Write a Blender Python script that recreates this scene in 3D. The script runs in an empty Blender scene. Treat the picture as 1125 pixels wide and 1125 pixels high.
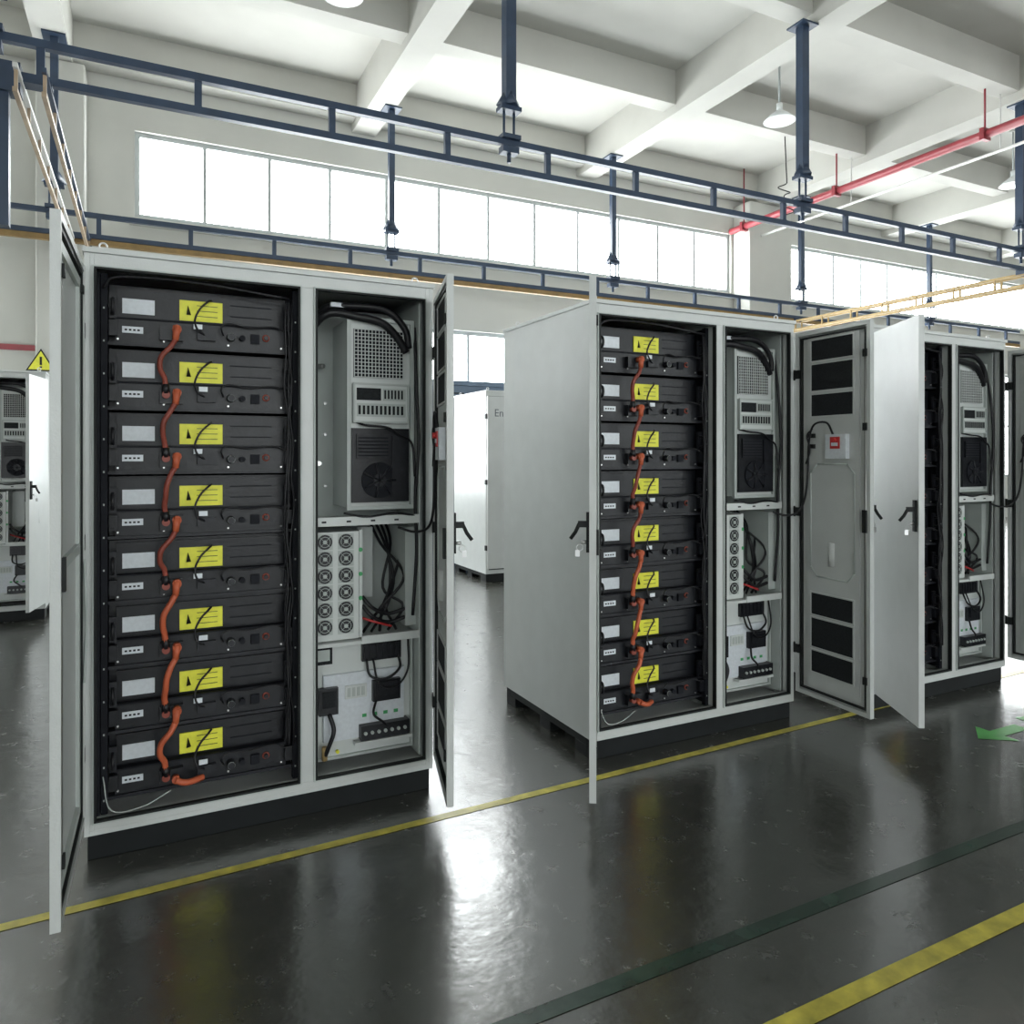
import bpy, bmesh, math, random
from mathutils import Vector, Matrix
random.seed(4)
C = bpy.context.scene.collection
bpy.context.scene.view_settings.view_transform = 'Standard'
bpy.context.scene.view_settings.look = 'None'

# ------------------------------------------------------------ materials
def mat(name, col, rough=0.5, metal=0.0, noise=0.0, nscale=8.0, bump=0.0, bscale=60.0, emit=0.0, spec=0.5):
    m = bpy.data.materials.new(name); m.use_nodes = True
    nt = m.node_tree; b = nt.nodes['Principled BSDF']
    b.inputs['Base Color'].default_value = (*col, 1)
    b.inputs['Roughness'].default_value = rough
    b.inputs['Metallic'].default_value = metal
    b.inputs['Specular IOR Level'].default_value = spec
    tc = nt.nodes.new('ShaderNodeTexCoord')
    if noise > 0:
        n = nt.nodes.new('ShaderNodeTexNoise'); n.inputs['Scale'].default_value = nscale
        n.inputs['Detail'].default_value = 5
        nt.links.new(tc.outputs['Object'], n.inputs['Vector'])
        r = nt.nodes.new('ShaderNodeValToRGB')
        r.color_ramp.elements[0].position = 0.3; r.color_ramp.elements[1].position = 0.7
        r.color_ramp.elements[0].color = (*[c*(1-noise) for c in col], 1)
        r.color_ramp.elements[1].color = (*[min(1, c*(1+noise)) for c in col], 1)
        nt.links.new(n.outputs['Fac'], r.inputs['Fac'])
        nt.links.new(r.outputs['Color'], b.inputs['Base Color'])
    if bump > 0:
        n2 = nt.nodes.new('ShaderNodeTexNoise'); n2.inputs['Scale'].default_value = bscale
        nt.links.new(tc.outputs['Object'], n2.inputs['Vector'])
        bp = nt.nodes.new('ShaderNodeBump'); bp.inputs['Strength'].default_value = bump
        bp.inputs['Distance'].default_value = 0.01
        nt.links.new(n2.outputs['Fac'], bp.inputs['Height'])
        nt.links.new(bp.outputs['Normal'], b.inputs['Normal'])
    if emit > 0:
        b.inputs['Emission Color'].default_value = (*col, 1)
        b.inputs['Emission Strength'].default_value = emit
    return m

M = {}
M['shell'] = mat('cabinet_powdercoat', (0.55, 0.57, 0.56), 0.30, noise=0.03, bump=0.09, bscale=140)
M['inner'] = mat('cabinet_inner_plate', (0.46, 0.50, 0.48), 0.42, noise=0.05)
M['white'] = mat('module_white', (0.62, 0.65, 0.635), 0.4, noise=0.03)
M['dark'] = mat('battery_black', (0.008, 0.009, 0.012), 0.36, noise=0.3, nscale=20, bump=0.1, spec=0.35)
M['dark2'] = mat('battery_black_face', (0.011, 0.012, 0.016), 0.42, noise=0.4, nscale=40, spec=0.35)
M['cavity'] = mat('cavity_dark', (0.010, 0.011, 0.015), 0.7, noise=0.2, spec=0.2)
M['rubber'] = mat('rubber_gasket', (0.012, 0.014, 0.014), 0.6, noise=0.1, spec=0.3)
M['cable'] = mat('cable_black', (0.009, 0.009, 0.011), 0.4, noise=0.1, spec=0.35)
M['orange'] = mat('plug_orange', (0.48, 0.10, 0.04), 0.5, noise=0.15)
M['odull'] = mat('cable_dull_orange', (0.24, 0.048, 0.030), 0.5, noise=0.15)
M['yellow'] = mat('label_yellow', (0.78, 0.76, 0.055), 0.5, noise=0.08, nscale=30)
M['label'] = mat('label_white', (0.68, 0.72, 0.76), 0.4, noise=0.06, nscale=60)
M['steelblk'] = mat('base_black', (0.007, 0.009, 0.010), 0.55, noise=0.2, spec=0.25)
M['chrome'] = mat('key_metal', (0.6, 0.6, 0.6), 0.3, 1.0, noise=0.05)
M['red'] = mat('switch_red', (0.5, 0.03, 0.03), 0.4, noise=0.05)
M['green'] = mat('terminal_green', (0.05, 0.35, 0.12), 0.4, noise=0.05)
M['mesh'] = mat('vent_mesh_black', (0.014, 0.016, 0.018), 0.7, noise=0.3, nscale=120, spec=0.25)
M['blue'] = mat('steel_blue_paint', (0.022, 0.042, 0.080), 0.4, noise=0.15)
M['ochre'] = mat('rail_orange_paint', (0.24, 0.15, 0.05), 0.5, noise=0.2)
M['railpale'] = mat('rail_pale_paint', (0.36, 0.27, 0.18), 0.45, noise=0.2)
M['railyel'] = mat('rail_yellow_paint', (0.36, 0.25, 0.10), 0.55, noise=0.15)
M['redpipe'] = mat('sprinkler_pipe_red', (0.26, 0.035, 0.045), 0.4, noise=0.1)
M['conduit'] = mat('conduit_white', (0.55, 0.55, 0.53), 0.5, noise=0.05)
M['plaster'] = mat('wall_plaster', (0.54, 0.54, 0.505), 0.85, noise=0.05, nscale=1.2, bump=0.05)
M['ceil'] = mat('ceiling_paint', (0.52, 0.515, 0.48), 0.9, noise=0.08, nscale=0.9, bump=0.05)
M['frame'] = mat('window_frame', (0.38, 0.41, 0.41), 0.5, noise=0.03)
M['lineyel'] = mat('floor_line_yellow', (0.54, 0.47, 0.08), 0.35, noise=0.35, nscale=12)
M['linegrn'] = mat('floor_line_green', (0.030, 0.055, 0.042), 0.26, noise=0.5, nscale=5, spec=0.9)
M['arrow'] = mat('floor_arrow_green', (0.12, 0.46, 0.12), 0.4, noise=0.2)
M['bluebox'] = mat('enclosure_blue', (0.10, 0.14, 0.20), 0.5, noise=0.1)
M['shade'] = mat('lamp_shade_white', (0.7, 0.73, 0.73), 0.4, noise=0.03)
M['bulb'] = mat('lamp_bulb', (1, 1, 0.95), 0.4, emit=2.0)
M['txt'] = mat('logo_grey', (0.12, 0.14, 0.15), 0.5, noise=0.05)

# sky-lit frosted glazing (north side bright sky, south side added fill light)
def glazing(name, strength):
    g = bpy.data.materials.new(name); g.use_nodes = True
    nt = g.node_tree; b = nt.nodes['Principled BSDF']
    tc = nt.nodes.new('ShaderNodeTexCoord'); n = nt.nodes.new('ShaderNodeTexNoise')
    n.inputs['Scale'].default_value = 0.6; n.inputs['Detail'].default_value = 6
    nt.links.new(tc.outputs['Object'], n.inputs['Vector'])
    r = nt.nodes.new('ShaderNodeValToRGB')
    r.color_ramp.elements[0].position = 0.35; r.color_ramp.elements[0].color = (0.80, 0.86, 0.88, 1)
    r.color_ramp.elements[1].position = 0.6; r.color_ramp.elements[1].color = (0.97, 1.0, 1.0, 1)
    nt.links.new(n.outputs['Fac'], r.inputs['Fac'])
    nt.links.new(r.outputs['Color'], b.inputs['Emission Color'])
    b.inputs['Emission Strength'].default_value = strength
    b.inputs['Base Color'].default_value = (0.8, 0.85, 0.85, 1); b.inputs['Roughness'].default_value = 0.3
    return g
M['glass'] = glazing('window_daylight_glass', 14.0)
M['glass_fill'] = glazing('window_fill_glass', 5.5)

# polished concrete floor
f = bpy.data.materials.new('polished_floor'); f.use_nodes = True
nt = f.node_tree; b = nt.nodes['Principled BSDF']; L = nt.links
tc = nt.nodes.new('ShaderNodeTexCoord')
def noise(scale, detail=4, rough=0.55):
    n = nt.nodes.new('ShaderNodeTexNoise'); n.inputs['Scale'].default_value = scale
    n.inputs['Detail'].default_value = detail; n.inputs['Roughness'].default_value = rough
    L.new(tc.outputs['Object'], n.inputs['Vector']); return n
n1 = noise(0.6, 6, 0.55); r1 = nt.nodes.new('ShaderNodeValToRGB')
r1.color_ramp.elements[0].position = 0.3; r1.color_ramp.elements[0].color = (0.034, 0.035, 0.029, 1)
r1.color_ramp.elements[1].position = 0.75; r1.color_ramp.elements[1].color = (0.052, 0.053, 0.045, 1)
L.new(n1.outputs['Fac'], r1.inputs['Fac']); L.new(r1.outputs['Color'], b.inputs['Base Color'])
n2 = noise(9, 8, 0.75); r2 = nt.nodes.new('ShaderNodeMapRange')
r2.inputs['From Min'].default_value = 0.3; r2.inputs['From Max'].default_value = 0.7
r2.inputs['To Min'].default_value = 0.18; r2.inputs['To Max'].default_value = 0.30
L.new(n2.outputs['Fac'], r2.inputs['Value']); L.new(r2.outputs['Result'], b.inputs['Roughness'])
n3 = noise(4.0, 4, 0.6); bp = nt.nodes.new('ShaderNodeBump'); bp.inputs['Strength'].default_value = 0.22
bp.inputs['Distance'].default_value = 0.02
L.new(n3.outputs['Fac'], bp.inputs['Height']); L.new(bp.outputs['Normal'], b.inputs['Normal'])
b.inputs['Specular IOR Level'].default_value = 1.0
b.inputs['IOR'].default_value = 2.1
M['floor'] = f

# ------------------------------------------------------------ mesh builder
class B:
    def __init__(s): s.bm = bmesh.new(); s.mats = []
    def mi(s, k):
        if k not in s.mats: s.mats.append(k)
        return s.mats.index(k)
    def box(s, x0, x1, y0, y1, z0, z1, k):
        v = [s.bm.verts.new(p) for p in ((x0,y0,z0),(x1,y0,z0),(x1,y1,z0),(x0,y1,z0),(x0,y0,z1),(x1,y0,z1),(x1,y1,z1),(x0,y1,z1))]
        i = s.mi(k)
        for q in ((0,3,2,1),(4,5,6,7),(0,1,5,4),(1,2,6,5),(2,3,7,6),(3,0,4,7)):
            fc = s.bm.faces.new([v[j] for j in q]); fc.material_index = i
    def tube(s, pts, r, k, seg=10, r2=None):
        pts = [Vector(p) for p in pts]; i = s.mi(k); rings = []
        N = len(pts); up = None
        for a, p in enumerate(pts):
            t = (pts[min(a+1, N-1)] - pts[max(a-1, 0)]).normalized()
            if up is None:
                up = Vector((0,0,1)) if abs(t.z) < 0.9 else Vector((1,0,0))
            n = (up - t*up.dot(t)).normalized(); up = n; bb = t.cross(n)
            rr = r if r2 is None else r + (r2-r)*a/(N-1)
            rings.append([s.bm.verts.new(p + (n*math.cos(2*math.pi*j/seg) + bb*math.sin(2*math.pi*j/seg))*rr) for j in range(seg)])
        for a in range(N-1):
            for j in range(seg):
                fc = s.bm.faces.new([rings[a][j], rings[a][(j+1)%seg], rings[a+1][(j+1)%seg], rings[a+1][j]])
                fc.material_index = i; fc.smooth = True
        for rg in (rings[0], rings[-1]):
            fc = s.bm.faces.new(rg); fc.material_index = i
    def curve(s, ctrl, r, k, seg=8, res=6):
        P = [Vector(c) for c in ctrl]; P = [P[0]*2-P[1]] + P + [P[-1]*2-P[-2]]; out = []
        for a in range(1, len(P)-2):
            for q in range(res):
                t = q/res; p0,p1,p2,p3 = P[a-1:a+3]
                out.append(0.5*((2*p1)+(-p0+p2)*t+(2*p0-5*p1+4*p2-p3)*t*t+(-p0+3*p1-3*p2+p3)*t**3))
        out.append(P[-2]); s.tube(out, r, k, seg)
    def ring(s, c, axis, R, r, k, a0=0, a1=2*math.pi, n=18):
        c = Vector(c); pts = []
        for j in range(n+1):
            a = a0+(a1-a0)*j/n
            o = {'y': Vector((math.cos(a),0,math.sin(a))), 'x': Vector((0,math.cos(a),math.sin(a))), 'z': Vector((math.cos(a),math.sin(a),0))}[axis]
            pts.append(c+o*R)
        s.tube(pts, r, k, 8)
    def frame(s, x0, x1, z0, z1, w, y0, y1, k):
        s.box(x0, x1, y0, y1, z1-w, z1, k); s.box(x0, x1, y0, y1, z0, z0+w, k)
        s.box(x0, x0+w, y0, y1, z0+w, z1-w, k); s.box(x1-w, x1, y0, y1, z0+w, z1-w, k)
    def mesh(s, name):
        bmesh.ops.recalc_face_normals(s.bm, faces=s.bm.faces)
        me = bpy.data.meshes.new(name); s.bm.to_mesh(me); s.bm.free()
        for k in s.mats: me.materials.append(M[k])
        return me
def obj(name, me, parent=None, loc=(0,0,0), rotz=0, bevel=0, sx=1):
    o = bpy.data.objects.new(name, me); C.objects.link(o); o.location = loc; o.rotation_euler = (0,0,rotz)
    o.scale = (sx, 1, 1)
    if parent: o.parent = parent
    if bevel:
        m = o.modifiers.new('bevel', 'BEVEL'); m.width = bevel; m.segments = 2; m.limit_method = 'ANGLE'
    return o

# ------------------------------------------------------------ cabinet parts
W, D, H = 1.40, 1.03, 2.34
def body_mesh():
    s = B(); z0 = 0.10
    s.box(0, 0.018, 0.0, D, z0, H-0.02, 'shell'); s.box(W-0.018, W, 0, D, z0, H-0.02, 'shell')
    s.box(0.018, W-0.018, D-0.018, D, z0, H-0.02, 'shell')
    s.box(0.018, W-0.018, 0, D-0.018, z0, z0+0.02, 'shell')
    s.box(-0.006, W+0.006, -0.012, D+0.006, H-0.02, H, 'shell')
    # front frame
    s.box(0.018, 0.032, 0, 0.05, z0+0.02, H-0.02, 'shell'); s.box(0.800, 0.862, 0, 0.06, 0.15, 2.268, 'shell')
    s.box(W-0.036, W-0.018, 0, 0.05, z0+0.02, H-0.02, 'shell')
    s.box(0.032, W-0.036, 0, 0.05, 2.268, H-0.02, 'shell'); s.box(0.032, W-0.036, 0, 0.05, z0+0.02, 0.15, 'shell')
    # raised lips and rubber gaskets
    for a, c in ((0.026, 0.806), (0.856, 1.368)):
        s.frame(a, c, 0.144, 2.274, 0.007, -0.010, 0.004, 'inner')
        s.frame(a+0.007, c-0.007, 0.151, 2.267, 0.009, -0.014, 0.010, 'rubber')
    # divider
    s.box(0.822, 0.838, 0.06, D-0.018, z0+0.02, H-0.02, 'inner')
    # linings of the battery bay
    s.box(0.034, 0.050, 0.05, D-0.05, 0.15, 2.26, 'cavity'); s.box(0.806, 0.820, 0.06, D-0.05, 0.15, 2.26, 'cavity')
    s.box(0.05, 0.806, 0.93, 0.95, 0.15, 2.26, 'cavity')
    # rack posts with punched holes
    for x in (0.052, 0.778):
        s.box(x, x+0.024, 0.055, 0.085, 0.15, 2.26, 'cavity')
        z = 0.2
        while z < 2.24:
            s.box(x+0.008, x+0.014, 0.053, 0.056, z, z+0.008, 'inner'); z += 0.128
    # hinges
    for z in (0.42, 1.22, 2.02):
        s.box(-0.014, 0.004, -0.030, 0.012, z-0.03, z+0.03, 'rubber')
        s.box(W-0.004, W+0.014, -0.030, 0.012, z-0.03, z+0.03, 'rubber')
    # lifting eyes
    for x in (0.06, W-0.06):
        for y in (0.08, D-0.08):
            s.tube([(x, y, H), (x, y, H+0.014)], 0.011, 'chrome')
            s.ring((x, y, H+0.027), 'y', 0.014, 0.004, 'chrome')
    return s.mesh('cabinet_body')
def base_mesh():
    s = B()
    s.box(0.01, W-0.01, 0.02, 0.07, 0.0, 0.10, 'steelblk'); s.box(0.01, W-0.01, D-0.07, D-0.02, 0.045, 0.10, 'steelblk')
    s.box(0.01, 0.06, 0.07, D-0.07, 0.055, 0.10, 'steelblk'); s.box(W-0.06, W-0.01, 0.07, D-0.07, 0.055, 0.10, 'steelblk')
    for x0 in (0.01, W/2-0.05, W-0.11):
        for y0 in (0.07, D/2-0.06, D-0.14):
            s.box(x0, x0+0.10, y0, y0+0.12, 0, 0.055, 'steelblk')
    return s.mesh('plinth_base')
PITCH = 0.256
def packs_mesh():
    s = B()
    for i in range(8):
        c = 2.149 - PITCH*i; z0, z1 = c-0.158, c+0.083
        s.box(0.078, 0.776, 0.135, 0.88, z0+0.006, z1, 'dark')
        s.box(0.100, 0.754, 0.092, 0.135, z0+0.006, z0+0.105, 'dark')       # lower protruding terminal tray
        s.box(0.104, 0.750, 0.120, 0.135, z0+0.112, z1-0.010, 'dark')       # upper label panel
        s.box(0.076, 0.778, 0.080, 0.125, z0-0.006, z0+0.006, 'dark2')      # shelf lip
        s.box(0.100, 0.754, 0.084, 0.120, z0+0.101, z0+0.107, 'cavity')
        # ears / handles
        for x in (0.080, 0.748):
            s.box(x, x+0.030, 0.066, 0.092, z0+0.03, z0+0.09, 'dark')
            s.box(x, x+0.026, 0.080, 0.095, z0+0.10, z0+0.20, 'dark2')
            s.curve([(x+0.013, 0.09, z0+0.175), (x+0.013, 0.055, z0+0.17), (x+0.013, 0.045, z0+0.145), (x+0.013, 0.055, z0+0.12), (x+0.013, 0.09, z0+0.115)], 0.007, 'cable', 6, 4)
        # labels
        s.box(0.125, 0.242, 0.116, 0.1205, c-0.030, c+0.030, 'label')
        s.box(0.334, 0.500, 0.114, 0.1205, c-0.042, c+0.042, 'yellow')
        for q in range(3):
            s.box(0.400, 0.480, 0.1132, 0.1142, c+0.022-q*0.022, c+0.0245-q*0.022, 'dark')
        s.tube([(0.366, 0.1135, c-0.018), (0.366, 0.1135, c+0.02)], 0.012, 'dark', 3, 0.001)
        s.box(0.125, 0.200, 0.088, 0.0925, c-0.112, c-0.086, 'label')
        for q in range(4): s.box(0.134+q*0.015, 0.143+q*0.015, 0.0868, 0.0885, c-0.103, c-0.096, 'cavity')
        # embossed ribs, screws, connectors
        s.box(0.53, 0.70, 0.117, 0.1205, c-0.012, c-0.008, 'cavity'); s.box(0.53, 0.70, 0.117, 0.1205, c+0.034, c+0.038, 'cavity')
        for x in (0.11, 0.275, 0.52, 0.735):
            s.tube([(x, 0.0915, z0+0.02), (x, 0.086, z0+0.02)], 0.004, 'chrome', 8)
        s.tube([(0.53, 0.092, c-0.105), (0.53, 0.055, c-0.105)], 0.018, 'dark2', 14, 0.014)
        s.ring((0.53, 0.058, c-0.105), 'y', 0.013, 0.002, 'inner')
        s.tube([(0.575, 0.092, c-0.105), (0.575, 0.07, c-0.105)], 0.012, 'cavity', 14)
        s.ring((0.672, 0.088, c-0.098), 'y', 0.012, 0.0035, 'odull')
        s.tube([(0.672, 0.092, c-0.098), (0.672, 0.074, c-0.098)], 0.009, 'dark', 12)
        s.box(0.40, 0.47, 0.070, 0.094, c-0.125, c-0.09, 'dark2')
        s.box(0.61, 0.645, 0.080, 0.094, c-0.125, c-0.085, 'cavity')
        s.box(0.26, 0.345, 0.060, 0.094, c-0.135, c-0.078, 'dark')          # terminal guard
        s.box(0.385+0.02*(i%2), 0.418+0.02*(i%2), 0.064, 0.067, c-0.082, c-0.062, 'label')
        s.curve([(0.455, 0.10, c+0.046), (0.44, 0.078, c+0.036), (0.41, 0.072, c+0.004), (0.39, 0.07, c-0.045), (0.40, 0.06, c-0.085), (0.43, 0.075, c-0.105)], 0.0045, 'cable', 6, 6)
        s.curve([(0.50, 0.075, c-0.10), (0.49, 0.055, c-0.07), (0.52, 0.06, c-0.05), (0.60, 0.07, c-0.06), (0.70, 0.07, c-0.05), (0.75, 0.055, c-0.07)], 0.0035, 'cable', 6, 5)
    return s.mesh('battery_packs')
def ocable_mesh():
    s = B()
    for i in range(8):
        c = 2.149 - PITCH*i - 0.105
        if i < 7:
            j = 0.010*((i*7) % 3 - 1); n = c-PITCH; low = i >= 4
            # short jumper: right-angle plug on this pack -> black-booted plug on the next
            s.tube([(0.322, 0.060, c+0.012), (0.322, 0.022, c+0.012)], 0.017, 'orange', 12)
            s.tube([(0.322, 0.030, c+0.024), (0.316, 0.026, c-0.034)], 0.0155, 'orange', 12, 0.012)
            s.curve([(0.316, 0.027, c-0.030), (0.298, 0.016, c-0.062), (0.274+j, 0.014, c-0.105), (0.270+j, 0.024, c-0.150), (0.276, 0.040, c-0.185), (0.280, 0.045, n+0.040)], 0.0105 if not low else 0.012, 'orange' if low else 'odull', 8, 6)
            s.tube([(0.280, 0.046, n+0.048), (0.282, 0.050, n+0.010)], 0.0135, 'cable', 12, 0.016)
            s.tube([(0.282, 0.062, n+0.004), (0.282, 0.036, n+0.004)], 0.015, 'odull', 12)
    c = 2.149 - PITCH*7 - 0.105
    s.tube([(0.318, 0.060, c-0.008), (0.318, 0.028, c-0.008)], 0.015, 'orange', 12)
    s.curve([(0.318, 0.03, c-0.008), (0.34, 0.025, c-0.018), (0.37, 0.035, c-0.026), (0.42, 0.07, c-0.03)], 0.013, 'orange')
    return s.mesh('orange_power_cables')
def bms_mesh():
    s = B()
    # side loom of thin signal cables
    for q in range(4):
        pts = [(0.750+0.008*q, 0.045+0.006*q, 2.22)]
        z = 2.1
        while z > 0.2:
            pts.append((0.748+0.008*q+random.uniform(-.010, .010), 0.040+random.uniform(-.012, .01), z)); z -= 0.128
        s.curve(pts, 0.004, 'cable', 6, 4)
    s.curve([(0.06, 0.05, 2.2), (0.12, 0.03, 2.245), (0.40, 0.035, 2.25), (0.76, 0.04, 2.22)], 0.006, 'cable')
    s.curve([(0.06, 0.05, 0.30), (0.09, 0.01, 0.18), (0.20, 0.03, 0.165), (0.30, 0.05, 0.2)], 0.0025, 'inner')
    return s.mesh('signal_cable_loom')
def fan(s, x, z, R, y, k='dark', g='inner'):
    s.box(x-R*1.08, x+R*1.08, y-0.001, y+0.002, z-R*1.08, z+R*1.08, 'inner')
    s.tube([(x, y, z), (x, y-0.004, z)], R, k, 18)
    s.ring((x, y-0.005, z), 'y', R*0.70, 0.0014, g)
    s.tube([(x, y-0.003, z), (x, y-0.008, z)], R*0.28, g, 10)
    for a in range(2):
        t = a*math.pi/2+0.78
        s.tube([(x-R*.95*math.cos(t), y-0.006, z-R*.95*math.sin(t)), (x+R*.95*math.cos(t), y-0.006, z+R*.95*math.sin(t))], 0.0012, g, 5)
def elec_mesh():
    s = B()
    s.box(0.870, 1.362, 0.40, 0.415, 0.15, 2.26, 'inner')           # mounting plate
    s.box(0.868, 0.876, 0.06, 0.40, 0.15, 2.26, 'inner'); s.box(1.352, 1.362, 0.06, 0.40, 0.15, 2.26, 'inner')
    # cooling unit ---------------------------------------------------
    s.box(1.030, 1.330, 0.10, 0.40, 1.31, 2.17, 'white')
    s.frame(1.022, 1.338, 1.300, 2.18, 0.018, 0.085, 0.105, 'inner')
    # mesh grille
    s.box(1.055, 1.285, 0.092, 0.101, 1.905, 2.125, 'cavity')
    for q in range(15): s.box(1.055+q*0.0164, 1.058+q*0.0164, 0.086, 0.092, 1.905, 2.125, 'white')
    for q in range(14): s.box(1.055, 1.288, 0.086, 0.092, 1.905+q*0.0167, 1.908+q*0.0167, 'white')
    # control panel
    s.box(1.050, 1.305, 0.075, 0.101, 1.700, 1.875, 'white'); s.frame(1.047, 1.308, 1.697, 1.878, 0.008, 0.068, 0.078, 'inner')
    s.box(1.063, 1.175, 0.070, 0.076, 1.80, 1.855, 'mesh'); s.box(1.185, 1.292, 0.070, 0.076, 1.80, 1.855, 'inner')
    s.box(1.063, 1.292, 0.072, 0.076, 1.725, 1.785, 'inner')
    for q in range(11): s.box(1.070+q*0.0200, 1.080+q*0.0200, 0.068, 0.073, 1.735, 1.775, 'mesh')
    for q in range(6): s.box(1.190+q*0.016, 1.198+q*0.016, 0.067, 0.071, 1.808, 1.848, 'mesh')
    # black lower blower opening
    s.box(1.040, 1.308, 0.070, 0.101, 1.335, 1.672, 'dark')
    s.tube([(1.165, 0.070, 1.435), (1.165, 0.062, 1.435)], 0.082, 'cavity', 24); s.tube([(1.165, 0.063, 1.435), (1.165, 0.055, 1.435)], 0.03, 'dark2', 16)
    for q in range(7):
        t = q*2*math.pi/7; s.tube([(1.165, 0.060, 1.435), (1.165+0.078*math.cos(t), 0.060, 1.435+0.078*math.sin(t))], 0.006, 'dark2', 6)
    s.box(1.06, 1.21, 0.060, 0.071, 1.535, 1.645, 'dark2'); s.box(1.225, 1.29, 0.060, 0.071, 1.36, 1.64, 'dark2')
    for q in range(6): s.box(1.065, 1.205, 0.056, 0.061, 1.545+q*0.016, 1.551+q*0.016, 'cavity')
    # left plate fittings
    s.box(0.885, 0.925, 0.36, 0.40, 1.96, 1.99, 'label'); s.tube([(0.925, 0.39, 1.975), (0.97, 0.33, 1.975)], 0.012, 'chrome')
    s.box(0.88, 0.935, 0.33, 0.40, 1.50, 1.515, 'mesh'); s.tube([(0.95, 0.4, 1.51), (0.95, 0.34, 1.51)], 0.012, 'chrome')
    for z in (1.65, 1.80, 1.40): s.tube([(0.99, 0.4, z), (0.99, 0.385, z)], 0.008, 'chrome', 8)
    # black hoses at the top
    s.curve([(0.885, 0.20, 2.05), (0.885, 0.13, 2.13), (0.95, 0.09, 2.185), (1.07, 0.075, 2.175), (1.18, 0.072, 2.155), (1.25, 0.08, 2.10), (1.30, 0.09, 2.03)], 0.019, 'cable')
    s.curve([(0.885, 0.22, 2.10), (0.93, 0.14, 2.21), (1.05, 0.09, 2.225), (1.20, 0.08, 2.215), (1.29, 0.08, 2.14), (1.315, 0.09, 2.05)], 0.016, 'cable')
    s.box(0.95, 1.06, 0.09, 0.12, 2.215, 2.235, 'label')
    # wiring down the right-hand side
    s.curve([(1.345, 0.10, 2.15), (1.34, 0.06, 1.9), (1.348, 0.05, 1.6), (1.335, 0.06, 1.35), (1.345, 0.07, 1.1), (1.33, 0.08, 0.8)], 0.008, 'cable')
    s.curve([(1.07, 0.10, 1.70), (1.10, 0.055, 1.685), (1.20, 0.05, 1.675), (1.26, 0.055, 1.64), (1.32, 0.06, 1.60), (1.33, 0.05, 1.45)], 0.0055, 'cable')
    # shelf 1
    s.box(0.868, 1.352, 0.05, 0.40, 1.235, 1.25, 'white'); s.box(0.868, 1.352, 0.045, 0.055, 1.235, 1.275, 'white')
    for q in range(4): s.box(0.90+q*0.11, 0.92+q*0.11, 0.043, 0.046, 1.25, 1.258, 'mesh')
    s.curve([(1.00, 0.06, 1.29), (1.10, 0.04, 1.272), (1.22, 0.035, 1.285), (1.33, 0.05, 1.27)], 0.005, 'cable')
    # inverter fan module
    s.box(0.872, 1.075, 0.085, 0.395, 0.72, 1.205, 'white')
    for q in range(6):
        for p in range(2): fan(s, 0.922+p*0.094, 1.162-q*0.076, 0.033, 0.084)
    s.box(1.078, 1.093, 0.09, 0.39, 0.72, 1.21, 'white')
    s.box(1.095, 1.20, 0.30, 0.40, 0.86, 1.2, 'white')  # white plate stands in for the bright gap beside the fans
    for q in range(3): s.tube([(1.084, 0.089, 1.12-q*0.11), (1.084, 0.085, 1.12-q*0.11)], 0.010, 'green', 8)
    rr = random.Random(2)
    for q in range(5):
        x = 1.20+q*0.026
        s.curve([(x, 0.38, 1.235), (x+rr.uniform(-.03, .03), 0.25, 1.12), (1.16+rr.uniform(0, .15), 0.17+rr.uniform(-.05, .05), 0.98-0.02*q), (1.22+rr.uniform(-.04, .08), 0.13, 0.84), (1.12+q*0.04, 0.18, 0.72)], 0.007, 'cable')
    for z in (0.86, 0.90): s.curve([(1.10, 0.12, z), (1.14, 0.10, z-0.05), (1.22, 0.12, z-0.09), (1.31, 0.11, z-0.07)], 0.009, 'cable')
    s.curve([(1.10, 0.13, 0.80), (1.17, 0.11, 0.775), (1.24, 0.12, 0.75)], 0.006, 'red')
    s.box(1.30, 1.352, 0.10, 0.36, 0.75, 1.21, 'inner')
    # shelf 2
    s.box(0.868, 1.352, 0.05, 0.40, 0.70, 0.715, 'white'); s.box(1.08, 1.352, 0.045, 0.055, 0.70, 0.735, 'white')
    # switchgear box
    s.box(0.872, 1.345, 0.14, 0.40, 0.175, 0.695, 'white')
    s.frame(0.872, 1.345, 0.172, 0.697, 0.012, 0.125, 0.142, 'inner')
    s.box(0.885, 0.965, 0.125, 0.141, 0.605, 0.685, 'mesh'); s.box(0.897, 0.953, 0.122, 0.126, 0.622, 0.672, 'inner')
    s.box(1.10, 1.285, 0.118, 0.141, 0.60, 0.69, 'dark')
    for q in range(6): s.box(1.11+q*0.029, 1.128+q*0.029, 0.112, 0.119, 0.615, 0.672, 'dark2')
    s.curve([(1.12, 0.12, 0.61), (1.13, 0.09, 0.54), (1.20, 0.08, 0.52), (1.27, 0.09, 0.56), (1.27, 0.12, 0.62)], 0.006, 'cable')
    s.curve([(1.15, 0.12, 0.61), (1.17, 0.08, 0.50), (1.25, 0.08, 0.48), (1.31, 0.09, 0.55), (1.32, 0.12, 0.68)], 0.005, 'cable')
    s.box(0.925, 1.30, 0.120, 0.141, 0.255, 0.555, 'label')
    s.box(0.90, 0.985, 0.095, 0.122, 0.385, 0.505, 'dark'); s.box(0.915, 0.972, 0.090, 0.096, 0.42, 0.49, 'mesh')
    s.box(1.145, 1.275, 0.095, 0.122, 0.415, 0.510, 'dark'); s.box(1.162, 1.258, 0.090, 0.096, 0.44, 0.50, 'dark2')
    s.box(1.02, 1.12, 0.112, 0.121, 0.44, 0.50, 'white')
    for q in range(4): s.box(1.03+q*0.022, 1.044+q*0.022, 0.109, 0.113, 0.45, 0.49, 'inner')
    s.box(1.085, 1.315, 0.080, 0.141, 0.250, 0.315, 'dark')
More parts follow.
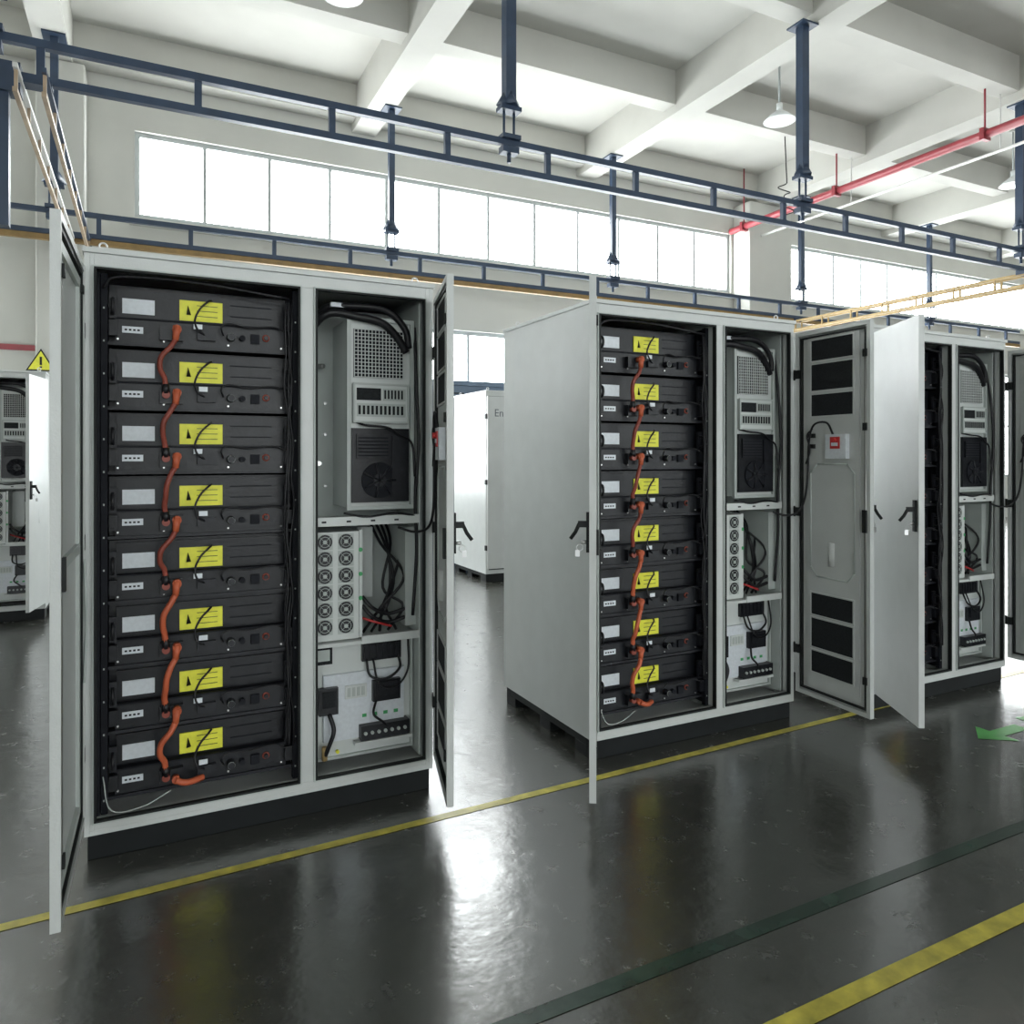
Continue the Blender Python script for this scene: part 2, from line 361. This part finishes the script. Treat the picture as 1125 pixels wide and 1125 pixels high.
    for q in range(7): s.tube([(1.105+q*0.031, 0.081, 0.283), (1.105+q*0.031, 0.072, 0.283)], 0.008, 'inner', 10)
    s.box(1.06, 1.33, 0.09, 0.13, 0.228, 0.242, 'white')
    s.curve([(0.945, 0.10, 0.39), (0.96, 0.075, 0.32), (0.935, 0.08, 0.24), (0.925, 0.11, 0.19)], 0.010, 'cable')
    s.tube([(0.925, 0.10, 0.245), (0.925, 0.10, 0.185)], 0.013, 'railyel', 10)
    s.curve([(1.16, 0.10, 0.42), (1.14, 0.07, 0.37), (1.18, 0.07, 0.33), (1.21, 0.09, 0.30)], 0.006, 'cable')
    s.tube([(0.985, 0.12, 0.21), (0.985, 0.105, 0.21)], 0.008, 'yellow', 10)
    for q in range(4): s.box(1.10+q*0.05, 1.12+q*0.05, 0.118, 0.122, 0.345, 0.36, 'green')
    return s.mesh('electrical_section')

ZL, ZH = 0.168, 2.262
def handle_mesh():
    s = B(); x, yo, z = 0, 0, 1.24
    s.box(x-0.014, x+0.014, yo-0.012, yo, z-0.080, z+0.080, 'rubber')
    s.box(x-0.011, x+0.011, yo-0.045, yo-0.010, z+0.020, z+0.045, 'rubber')
    s.tube([(x, yo-0.040, z+0.034), (x-0.010, yo-0.055, z+0.0), (x-0.018, yo-0.075, z-0.028)], 0.008, 'rubber', 8)
    s.tube([(x, yo-0.012, z-0.04), (x, yo-0.033, z-0.04)], 0.008, 'chrome', 10)
    s.ring((x, yo-0.038, z-0.062), 'x', 0.013, 0.0015, 'chrome')
    s.box(x-0.0015, x+0.0015, yo-0.056, yo-0.038, z-0.098, z-0.072, 'chrome')
    return s.mesh('swing_handle_with_key')
def door_l_mesh():     # hinge at x=0, outer face toward -y
    s = B(); w = 0.79; t = 0.028
    s.box(0, w, -t, -t+0.005, ZL, ZH, 'shell')
    s.frame(0, w, ZL, ZH, 0.004, -t+0.005, 0.0, 'shell')
    s.frame(0.004, w-0.004, ZL+0.004, ZH-0.004, 0.022, -0.006, 0.0, 'shell')
    s.frame(0.06, w-0.06, ZL+0.06, ZH-0.06, 0.035, -t+0.005, -0.010, 'inner')
    s.box(0.06, w-0.06, -t+0.005, -0.010, 1.19, 1.225, 'inner')
    s.frame(0.034, w-0.034, ZL+0.034, ZH-0.034, 0.012, -t+0.005, -0.004, 'rubber')
    s.tube([(w-0.03, -0.004, 0.35), (w-0.03, -0.004, 2.1)], 0.006, 'chrome', 8)
    s.box(w-0.045, w-0.015, -0.012, 0.010, 1.15, 1.25, 'rubber')
    for z in (0.36, 2.09): s.box(w-0.042, w-0.018, -0.010, 0.008, z-0.02, z+0.02, 'rubber')
    s.curve([(0.02, 0.0, 1.16), (0.05, 0.006, 1.05), (0.03, 0.006, 0.9), (0.03, 0.0, 0.7)], 0.005, 'inner')
    s.box(0.03, 0.07, -0.012, 0.0, 2.15, 2.18, 'rubber')
    return s.mesh('left_door')
def door_r_mesh():     # hinge at x=0, extends toward -x, outer face toward -y
    s = B(); w = 0.52; t = 0.028
    s.box(-w, 0, -t, -t+0.005, ZL, ZH, 'shell')
    s.frame(-w, 0, ZL, ZH, 0.004, -t+0.005, 0.0, 'shell')
    s.frame(-w+0.004, -0.004, ZL+0.004, ZH-0.004, 0.020, -0.006, 0.0, 'shell')
    s.frame(-w+0.032, -0.032, ZL+0.034, ZH-0.034, 0.008, -t+0.005, -0.004, 'rubber')
    s.box(-w+0.08, -0.08, -t+0.005, -0.014, ZL+0.06, ZH-0.04, 'shell')
    a, c = -w+0.115, -0.110
    for z0, z1 in ((2.085, 2.205), (1.915, 2.067), (1.770, 1.895), (0.640, 0.765), (0.455, 0.622), (0.312, 0.437)):
        s.box(a, c, -0.014, -0.010, z0, z1, 'mesh'); s.frame(a-0.006, c+0.006, z0-0.006, z1+0.006, 0.008, -0.014, -0.006, 'shell')
    # octagonal embossed panel
    x0, x1, z0, z1, k = a-0.005, c+0.005, 0.86, 1.50, 0.05
    P = [(x0+k, z0), (x1-k, z0), (x1, z0+k), (x1, z1-k), (x1-k, z1), (x0+k, z1), (x0, z1-k), (x0, z0+k), (x0+k, z0)]
    for p, q in zip(P[:-1], P[1:]): s.tube([(p[0], -0.012, p[1]), (q[0], -0.012, q[1])], 0.005, 'inner', 6)
    s.tube([((x0+x1)/2, -0.012, 0.93), ((x0+x1)/2, -0.012, 1.06)], 0.018, 'shell', 10)
    # emergency-stop box with label
    s.box(a+0.03, a+0.17, -0.014, 0.015, 1.530, 1.665, 'label')
    s.box(a+0.068, a+0.132, 0.015, 0.020, 1.585, 1.650, 'red'); s.box(a+0.078, a+0.122, 0.0195, 0.022, 1.600, 1.618, 'label')
    s.tube([(a+0.10, 0.015, 1.632), (a+0.10, 0.035, 1.632)], 0.012, 'red', 14)
    s.curve([(a+0.12, 0.01, 1.665), (a+0.16, 0.015, 1.73), (c-0.04, 0.012, 1.72), (c, 0.008, 1.62), (c+0.01, 0.006, 1.45), (c+0.03, 0.008, 1.30), (c+0.06, 0.03, 1.22), (-0.015, 0.09, 1.20), (0.01, 0.16, 1.22)], 0.006, 'cable')
    s.curve([(c-0.02, 0.0, 1.70), (c+0.01, 0.012, 1.66), (c-0.01, 0.01, 1.58), (c+0.02, 0.01, 1.50)], 0.005, 'cable')
    for z in (1.66, 1.60): s.box(c-0.03, c+0.01, -0.012, 0.006, z-0.012, z+0.012, 'rubber')
    # lock rod
    s.tube([(-w+0.03, -0.004, 0.35), (-w+0.03, -0.004, 2.1)], 0.005, 'chrome', 8)
    s.box(-w+0.018, -w+0.042, -0.012, 0.012, 1.14, 1.26, 'rubber')
    for z in (0.36, 1.7, 2.09): s.box(-w+0.018, -w+0.042, -0.010, 0.008, z-0.02, z+0.02, 'rubber')
    for z in (0.42, 1.22, 2.02): s.box(-0.03, -0.004, -0.012, 0.006, z-0.025, z+0.025, 'rubber')
    return s.mesh('right_door')
ME = dict(body=body_mesh(), base=base_mesh(), packs=packs_mesh(), oc=ocable_mesh(), loom=bms_mesh(), el=elec_mesh(), dl=door_l_mesh(), dr=door_r_mesh(), h=handle_mesh())
def cabinet(x, y, al, ar, full=True, text=None, sl=1.0, sr=1.0, hl=True):
    e = bpy.data.objects.new('battery_storage_cabinet', None); C.objects.link(e); e.location = (x, y, 0)
    obj('cabinet_body', ME['body'], e, bevel=0.003); obj('plinth_base', ME['base'], e, bevel=0.003)
    if full:
        obj('battery_packs', ME['packs'], e); obj('orange_power_cables', ME['oc'], e)
        obj('signal_cable_loom', ME['loom'], e); obj('electrical_section', ME['el'], e)
    d = obj('left_door', ME['dl'], e, (0.004, -0.016, 0), -math.radians(al), sx=sl)
    if hl: obj('left_door_handle', ME['h'], d, (0.755, -0.028, 0))
    d = obj('right_door', ME['dr'], e, (W-0.004, -0.016, 0), math.radians(ar), sx=sr)
    obj('right_door_handle', ME['h'], d, (-0.485, -0.028, 0))
    if text:
        c = bpy.data.curves.new('door_lettering', 'FONT'); c.body = text; c.size = 0.13; c.extrude = 0.001
        c.materials.append(M['txt'])
        t = bpy.data.objects.new('door_lettering', c); C.objects.link(t); t.parent = e
        t.location = (0.09, -0.046, 2.02); t.rotation_euler = (math.pi/2, 0, 0)
    return e
cabinet(-0.21, 3.22, 91.2, 75.5, sl=0.90, hl=False)
cabinet(2.02, 3.15, 122.5, 87)
cabinet(3.88, 3.02, 121, 88, sl=0.88)
cabinet(-2.25, 8.2, 110, 80)
cabinet(-4.3, 8.2, 110, 80)
cabinet(3.70, 8.16, 0, 0, False, 'Energy storage')
cabinet(5.80, 8.16, 0, 0, False)
# blue machine enclosure standing by the back wall
s = B(); s.box(3.6, 5.2, 9.85, 10.75, 0.0, 2.55, 'bluebox'); s.box(3.56, 5.24, 9.81, 10.79, 2.55, 2.62, 'bluebox')
for q in range(3): s.frame(3.64+q*0.52, 4.12+q*0.52, 0.15, 2.45, 0.02, 9.84, 9.85, 'rubber')
obj('machine_enclosure', s.mesh('enclosure'), bevel=0.01)

# ------------------------------------------------------------ room shell
X0, X1, Y0, Y1, ZS, ZB = -9.0, 27.0, -9.0, 11.0, 7.0, 6.4
s = B(); s.box(X0, X1, Y0, Y1, -0.1, 0, 'floor'); obj('floor', s.mesh('floor'))
s = B(); s.box(X0, X1, Y0, Y1, ZS, ZS+0.2, 'ceil')
bx = [-4.95+3.95*k for k in range(-1, 9)]
for x in bx: s.box(x-0.18, x+0.18, Y0, Y1, ZB, ZS, 'ceil')
by = [11.0-0.15-2.4*k for k in range(0, 9)]
for y in by:
    xs = [X0]+bx+[X1]
    for a, c in zip(xs[:-1], xs[1:]): s.box(a+(0.18 if a != X0 else 0), c-(0.18 if c != X1 else 0), y-0.13, y+0.13, ZB+0.12, ZS, 'ceil')
obj('ceiling', s.mesh('ceiling'))

def window(name, x0, x1, z0, z1, yf, sgn, npane, midbar=False):
    s = B(); yy = sorted((yf+sgn*0.12, yf+sgn*0.14)); s.box(x0, x1, yy[0], yy[1], z0, z1, 'glass' if sgn > 0 else 'glass_fill')
    ya, yb = sorted((yf+sgn*0.06, yf+sgn*0.12))
    s.frame(x0, x1, z0, z1, 0.06, ya, yb, 'frame')
    for q in range(1, npane):
        x = x0+(x1-x0)*q/npane; s.box(x-0.022, x+0.022, ya, yb, z0+0.06, z1-0.06, 'frame')
    if midbar: s.box(x0+0.06, x1-0.06, ya, yb, (z0+z1)/2-0.02, (z0+z1)/2+0.02, 'frame')
    obj(name, s.mesh(name))
def wallY(name, yf, sgn, openings):
    s = B(); a, c = sorted((yf, yf+sgn*0.25))
    bands = [(0, 1.0), (1.0, 3.56), (3.56, 4.72), (4.72, 5.87), (5.87, ZS)]
    for z0, z1 in bands:
        ops = sorted([(o[0], o[1]) for o in openings if abs(o[2]-z0) < 1e-6])
        x = X0
        for o in ops: s.box(x, o[0], a, c, z0, z1, 'plaster'); x = o[1]
        s.box(x, X1, a, c, z0, z1, 'plaster')
    obj(name, s.mesh(name))
nops = [(-8.0, -2.2, 4.72, 5.87, 7), (-0.135, 10.25, 4.72, 5.87, 12), (11.45, 21.8, 4.72, 5.87, 12), (-8.0, -2.6, 1.0, 3.56, 6), (1.0, 10.25, 1.0, 3.56, 10), (11.45, 21.8, 1.0, 3.56, 12)]  # leftmost two lie out of view, added to brighten floor and cabinet sides
wallY('wall_north', Y1, 1, nops)
sops = [(-7.5, -1.6, 4.72, 5.87, 7), (-0.135, 10.25, 4.72, 5.87, 12), (11.45, 21.8, 4.72, 5.87, 12), (-7.5, -1.6, 1.0, 3.56, 7), (-0.135, 10.25, 1.0, 3.56, 12), (11.45, 21.8, 1.0, 3.56, 12)]  # unseen windows behind the camera, added to light the cabinet fronts
wallY('wall_south', Y0, -1, sops)
wn = 1
for o in nops: window('window_%d' % wn, *o[:4], Y1, 1, o[4], o[2] < 2); wn += 1
for o in sops: window('window_%d' % wn, *o[:4], Y0, -1, o[4], o[2] < 2); wn += 1
s = B(); s.box(X0-0.2, X0, Y0, Y1, 0, ZS, 'plaster'); obj('wall_west', s.mesh('w'))
s = B(); s.box(X1, X1+0.2, Y0, Y1, 0, ZS, 'plaster'); obj('wall_east', s.mesh('w'))
for x0, x1 in ((-1.2, -0.68), (10.3, 11.4)):
    s = B(); s.box(x0, x1, 10.55, Y1, 0, ZB, 'plaster'); s.box(x0-0.02, x1+0.02, 10.53, Y1, 0, 0.3, 'plaster')
    obj('concrete_column', s.mesh('column'), bevel=0.02)
s = B(); s.box(-0.2, 10.28, 10.93, Y1, 4.60, 4.70, 'plaster'); s.box(11.42, 21.9, 10.93, Y1, 4.60, 4.70, 'plaster')
obj('trim_1', s.mesh('window_sill'))

# floor markings
def strip(name, pts, w, k, z=0.002):
    s = B(); (xa, ya), (xb, yb) = pts; d = Vector((xb-xa, yb-ya)).normalized(); n = Vector((-d.y, d.x))*w/2
    vs = [s.bm.verts.new((p[0]+q*n.x, p[1]+q*n.y, z)) for p, q in (((xa, ya), -1), ((xb, yb), -1), ((xb, yb), 1), ((xa, ya), 1))]
    fc = s.bm.faces.new(vs); fc.material_index = s.mi(k); o = obj(name, s.mesh(name)); return o
strip('floor_marking_line', ((-6, 2.73), (15, 3.40)), 0.045, 'lineyel')
strip('floor_marking_line', ((-4, 1.45), (16, 1.49)), 0.062, 'lineyel')
strip('floor_marking_line', ((-4, 1.77), (16, 1.87)), 0.055, 'linegrn')
s = B(); i = s.mi('arrow')
def poly(pts):
    fc = s.bm.faces.new([s.bm.verts.new((x, y, 0.002)) for x, y in pts]); fc.material_index = i
ax, ay = 4.07, 2.47
poly([(ax, ay), (ax+0.17, ay-0.12), (ax+0.17, ay+0.12)]); poly([(ax+0.17, ay-0.04), (ax+0.40, ay-0.04), (ax+0.40, ay+0.04), (ax+0.17, ay+0.04)])
for q in range(3):
    x = ax+0.52+q*0.22
    poly([(x, ay-0.10), (x+0.03, ay-0.10), (x+0.03, ay+0.10), (x, ay+0.10)]); poly([(x+0.03, ay+0.05), (x+0.16, ay+0.05), (x+0.16, ay+0.09), (x+0.03, ay+0.09)])
    poly([(x+0.03, ay-0.08), (x+0.16, ay-0.08), (x+0.16, ay-0.04), (x+0.03, ay-0.04)])
obj('floor_arrow_marking', s.mesh('arrow'))

# ------------------------------------------------------------ overhead light crane
def rail(name, y, xa, xb, zt, zb, off, under=None):
    s = B(); h = 0.028
    s.box(xa, xb, y-h, y+h, zt-h, zt+h, 'blue'); s.box(xa, xb, y-h, y+h, zb-h, zb+h, 'blue')
    x = off
    while x < xb:
        if x > xa: s.box(x-h*0.9, x+h*0.9, y-h*0.8, y+h*0.8, zb, zt, 'blue')
        x += 1.0
    if under: s.box(xa, xb, y-0.03, y+0.03, zb-0.10, zb-0.035, under)
    return s
for y, xs, off, under in ((6.0, (-0.95, 2.95, 6.65, 10.85, 14.8), -3.65, None), (10.0, (-0.95, 3.08, 6.80, 11.05, 14.8), -3.5, 'ochre')):
    s = rail('r', y, -3.2, 18, 4.38, 4.13, off, under)
    for x in xs:
        h = 0.05 if y < 8 else 0.04
        s.box(x-h, x+h, y-h, y+h, 4.74, ZB, 'blue')
        s.box(x-0.12, x+0.12, y-0.12, y+0.12, ZB-0.02, ZB, 'blue')
        # flared foot
        s.tube([(x, y, 4.84), (x, y, 4.70)], 0.05, 'blue', 4, 0.13)
        s.box(x-0.10, x+0.10, y-0.06, y+0.06, 4.66, 4.70, 'blue')
        for q in (-0.05, 0.05): s.tube([(x+q, y, 4.68), (x+q, y, 4.32)], 0.012, 'blue', 8)
        s.box(x-0.09, x+0.09, y-0.07, y+0.07, 4.40, 4.44, 'blue'); s.box(x-0.08, x+0.08, y-0.05, y+0.05, 4.28, 4.34, 'blue')
        s.tube([(x, y, 4.34), (x, y, 4.20)], 0.02, 'blue', 8)
    obj('overhead_crane_runway', s.mesh('runway'))
def bridge(x, zt, k1, k2, k3):
    s = B(); zb = zt-0.16
    for dx, z, k in ((-0.10, zt, k1), (0.06, zt, k2), (-0.10, zb, k3), (0.06, zb, k3)):
        s.box(x+dx-0.014, x+dx+0.014, 5.7, 10.3, z-0.016, z+0.016, k)
    y = 5.75
    while y < 10.3:
        s.box(x-0.11, x-0.09, y-0.012, y+0.012, zb, zt, k3)
        s.box(x+0.05, x+0.07, y-0.012, y+0.012, zb, zt, k3); y += 0.6
    for y in (6.0, 10.0): s.box(x-0.12, x+0.08, y-0.06, y+0.06, zt, 4.11, 'blue')
    return s
s = bridge(-0.66, 4.08, 'conduit', 'blue', 'railpale'); s.box(-0.90, -0.83, 5.96, 6.04, 3.1, 4.15, 'blue'); s.box(-0.96, -0.76, 5.93, 6.07, 4.0, 4.2, 'blue')
obj('crane_bridge_girder', s.mesh('bridge'))
s = bridge(10.95, 4.05, 'railyel', 'railyel', 'railyel'); obj('crane_bridge_girder', s.mesh('bridge'))

# ------------------------------------------------------------ pipes and lamps
s = B(); s.tube([(10.2, -8.9, 5.9), (10.2, 10.95, 5.9)], 0.06, 'redpipe', 14)
for y in (1.2, 3.6, 6.1, 8.5, 10.6):
    s.tube([(10.2, y, 5.9), (10.2, y, ZS)], 0.014, 'redpipe', 8); s.box(10.12, 10.28, y-0.03, y+0.03, 5.82, 5.98, 'redpipe')
obj('sprinkler_pipe', s.mesh('pipe'))
s = B(); s.tube([(10.55, -8.9, 5.75), (10.55, 10.50, 5.75)], 0.022, 'conduit', 10)
for y in (1.2, 6.1, 8.5): s.tube([(10.55, y, 5.75), (10.55, y, ZS)], 0.008, 'conduit', 6)
obj('conduit_pipe', s.mesh('conduit'))
def lamp(x, y, z):
    s = B()
    s.tube([(x, y, z+0.22), (x, y, ZS)], 0.014, 'frame', 8)
    s.tube([(x, y, ZS-0.03), (x, y, ZS)], 0.05, 'conduit', 12)
    s.tube([(x, y, z+0.24), (x, y, z+0.12)], 0.04, 'shade', 16)
    s.tube([(x, y, z+0.14), (x, y, z+0.08), (x, y, z)], 0.05, 'shade', 24, 0.21)
    s.tube([(x, y, z+0.0), (x, y, z-0.04)], 0.06, 'bulb', 16, 0.04)
    obj('pendant_lamp', s.mesh('lamp'))
for p in ((7.7, 7.34), (1.73, 7.24), (13.05, 7.34), (4.8, 2.5), (-1.2, 2.5), (10.6, 2.5)): lamp(p[0], p[1], 6.08)
# coiled hoist cable hanging near the wall column
s = B(); pts = []
for q in range(70):
    a = q*0.25; pts.append((8.9+0.07*math.cos(a*1.7)+0.002*q, 8.4+0.06*math.sin(a), 5.80-q*0.010))
s.tube([(8.9, 8.4, ZS)]+pts, 0.009, 'cable', 6); obj('coiled_hoist_cable', s.mesh('coil'))

# warning sign and red rail at the left end of the back wall
s = B(); s.box(-4.5, -1.25, 10.96, 11.0, 2.86, 2.93, 'redpipe'); obj('trim_2', s.mesh('red_band'))
s = B()
def tri(s, cx, cz, R, y0, y1, k):
    i = s.mi(k); P = [(cx+R*math.cos(a), cz+R*math.sin(a)) for a in (math.pi/2, math.pi*7/6, math.pi*11/6)]
    v0 = [s.bm.verts.new((p[0], y0, p[1])) for p in P]; v1 = [s.bm.verts.new((p[0], y1, p[1])) for p in P]
    fs = [s.bm.faces.new(v0), s.bm.faces.new(v1)]+[s.bm.faces.new([v0[j], v0[(j+1)%3], v1[(j+1)%3], v1[j]]) for j in range(3)]
    for q in fs: q.material_index = i
tri(s, -1.14, 2.66, 0.18, 10.535, 10.55, 'rubber'); tri(s, -1.14, 2.66, 0.15, 10.528, 10.535, 'yellow')
s.box(-1.152, -1.128, 10.522, 10.528, 2.64, 2.74, 'rubber'); s.box(-1.152, -1.128, 10.522, 10.528, 2.605, 2.625, 'rubber')
obj('warning_sign', s.mesh('sign'))

# ------------------------------------------------------------ world & camera
w = bpy.data.worlds.new('World'); bpy.context.scene.world = w; w.use_nodes = True
w.node_tree.nodes['Background'].inputs[0].default_value = (0.8, 0.9, 1, 1); w.node_tree.nodes['Background'].inputs[1].default_value = 1.0
cam = bpy.data.cameras.new('camera'); co = bpy.data.objects.new('camera', cam); C.objects.link(co)
co.location = (0, 0, 1.55); co.rotation_euler = (math.pi/2, 0, -math.radians(26.42))
cam.sensor_width = 36; cam.lens = 25.9; cam.shift_y = -0.0556; cam.clip_end = 200
bpy.context.scene.camera = co
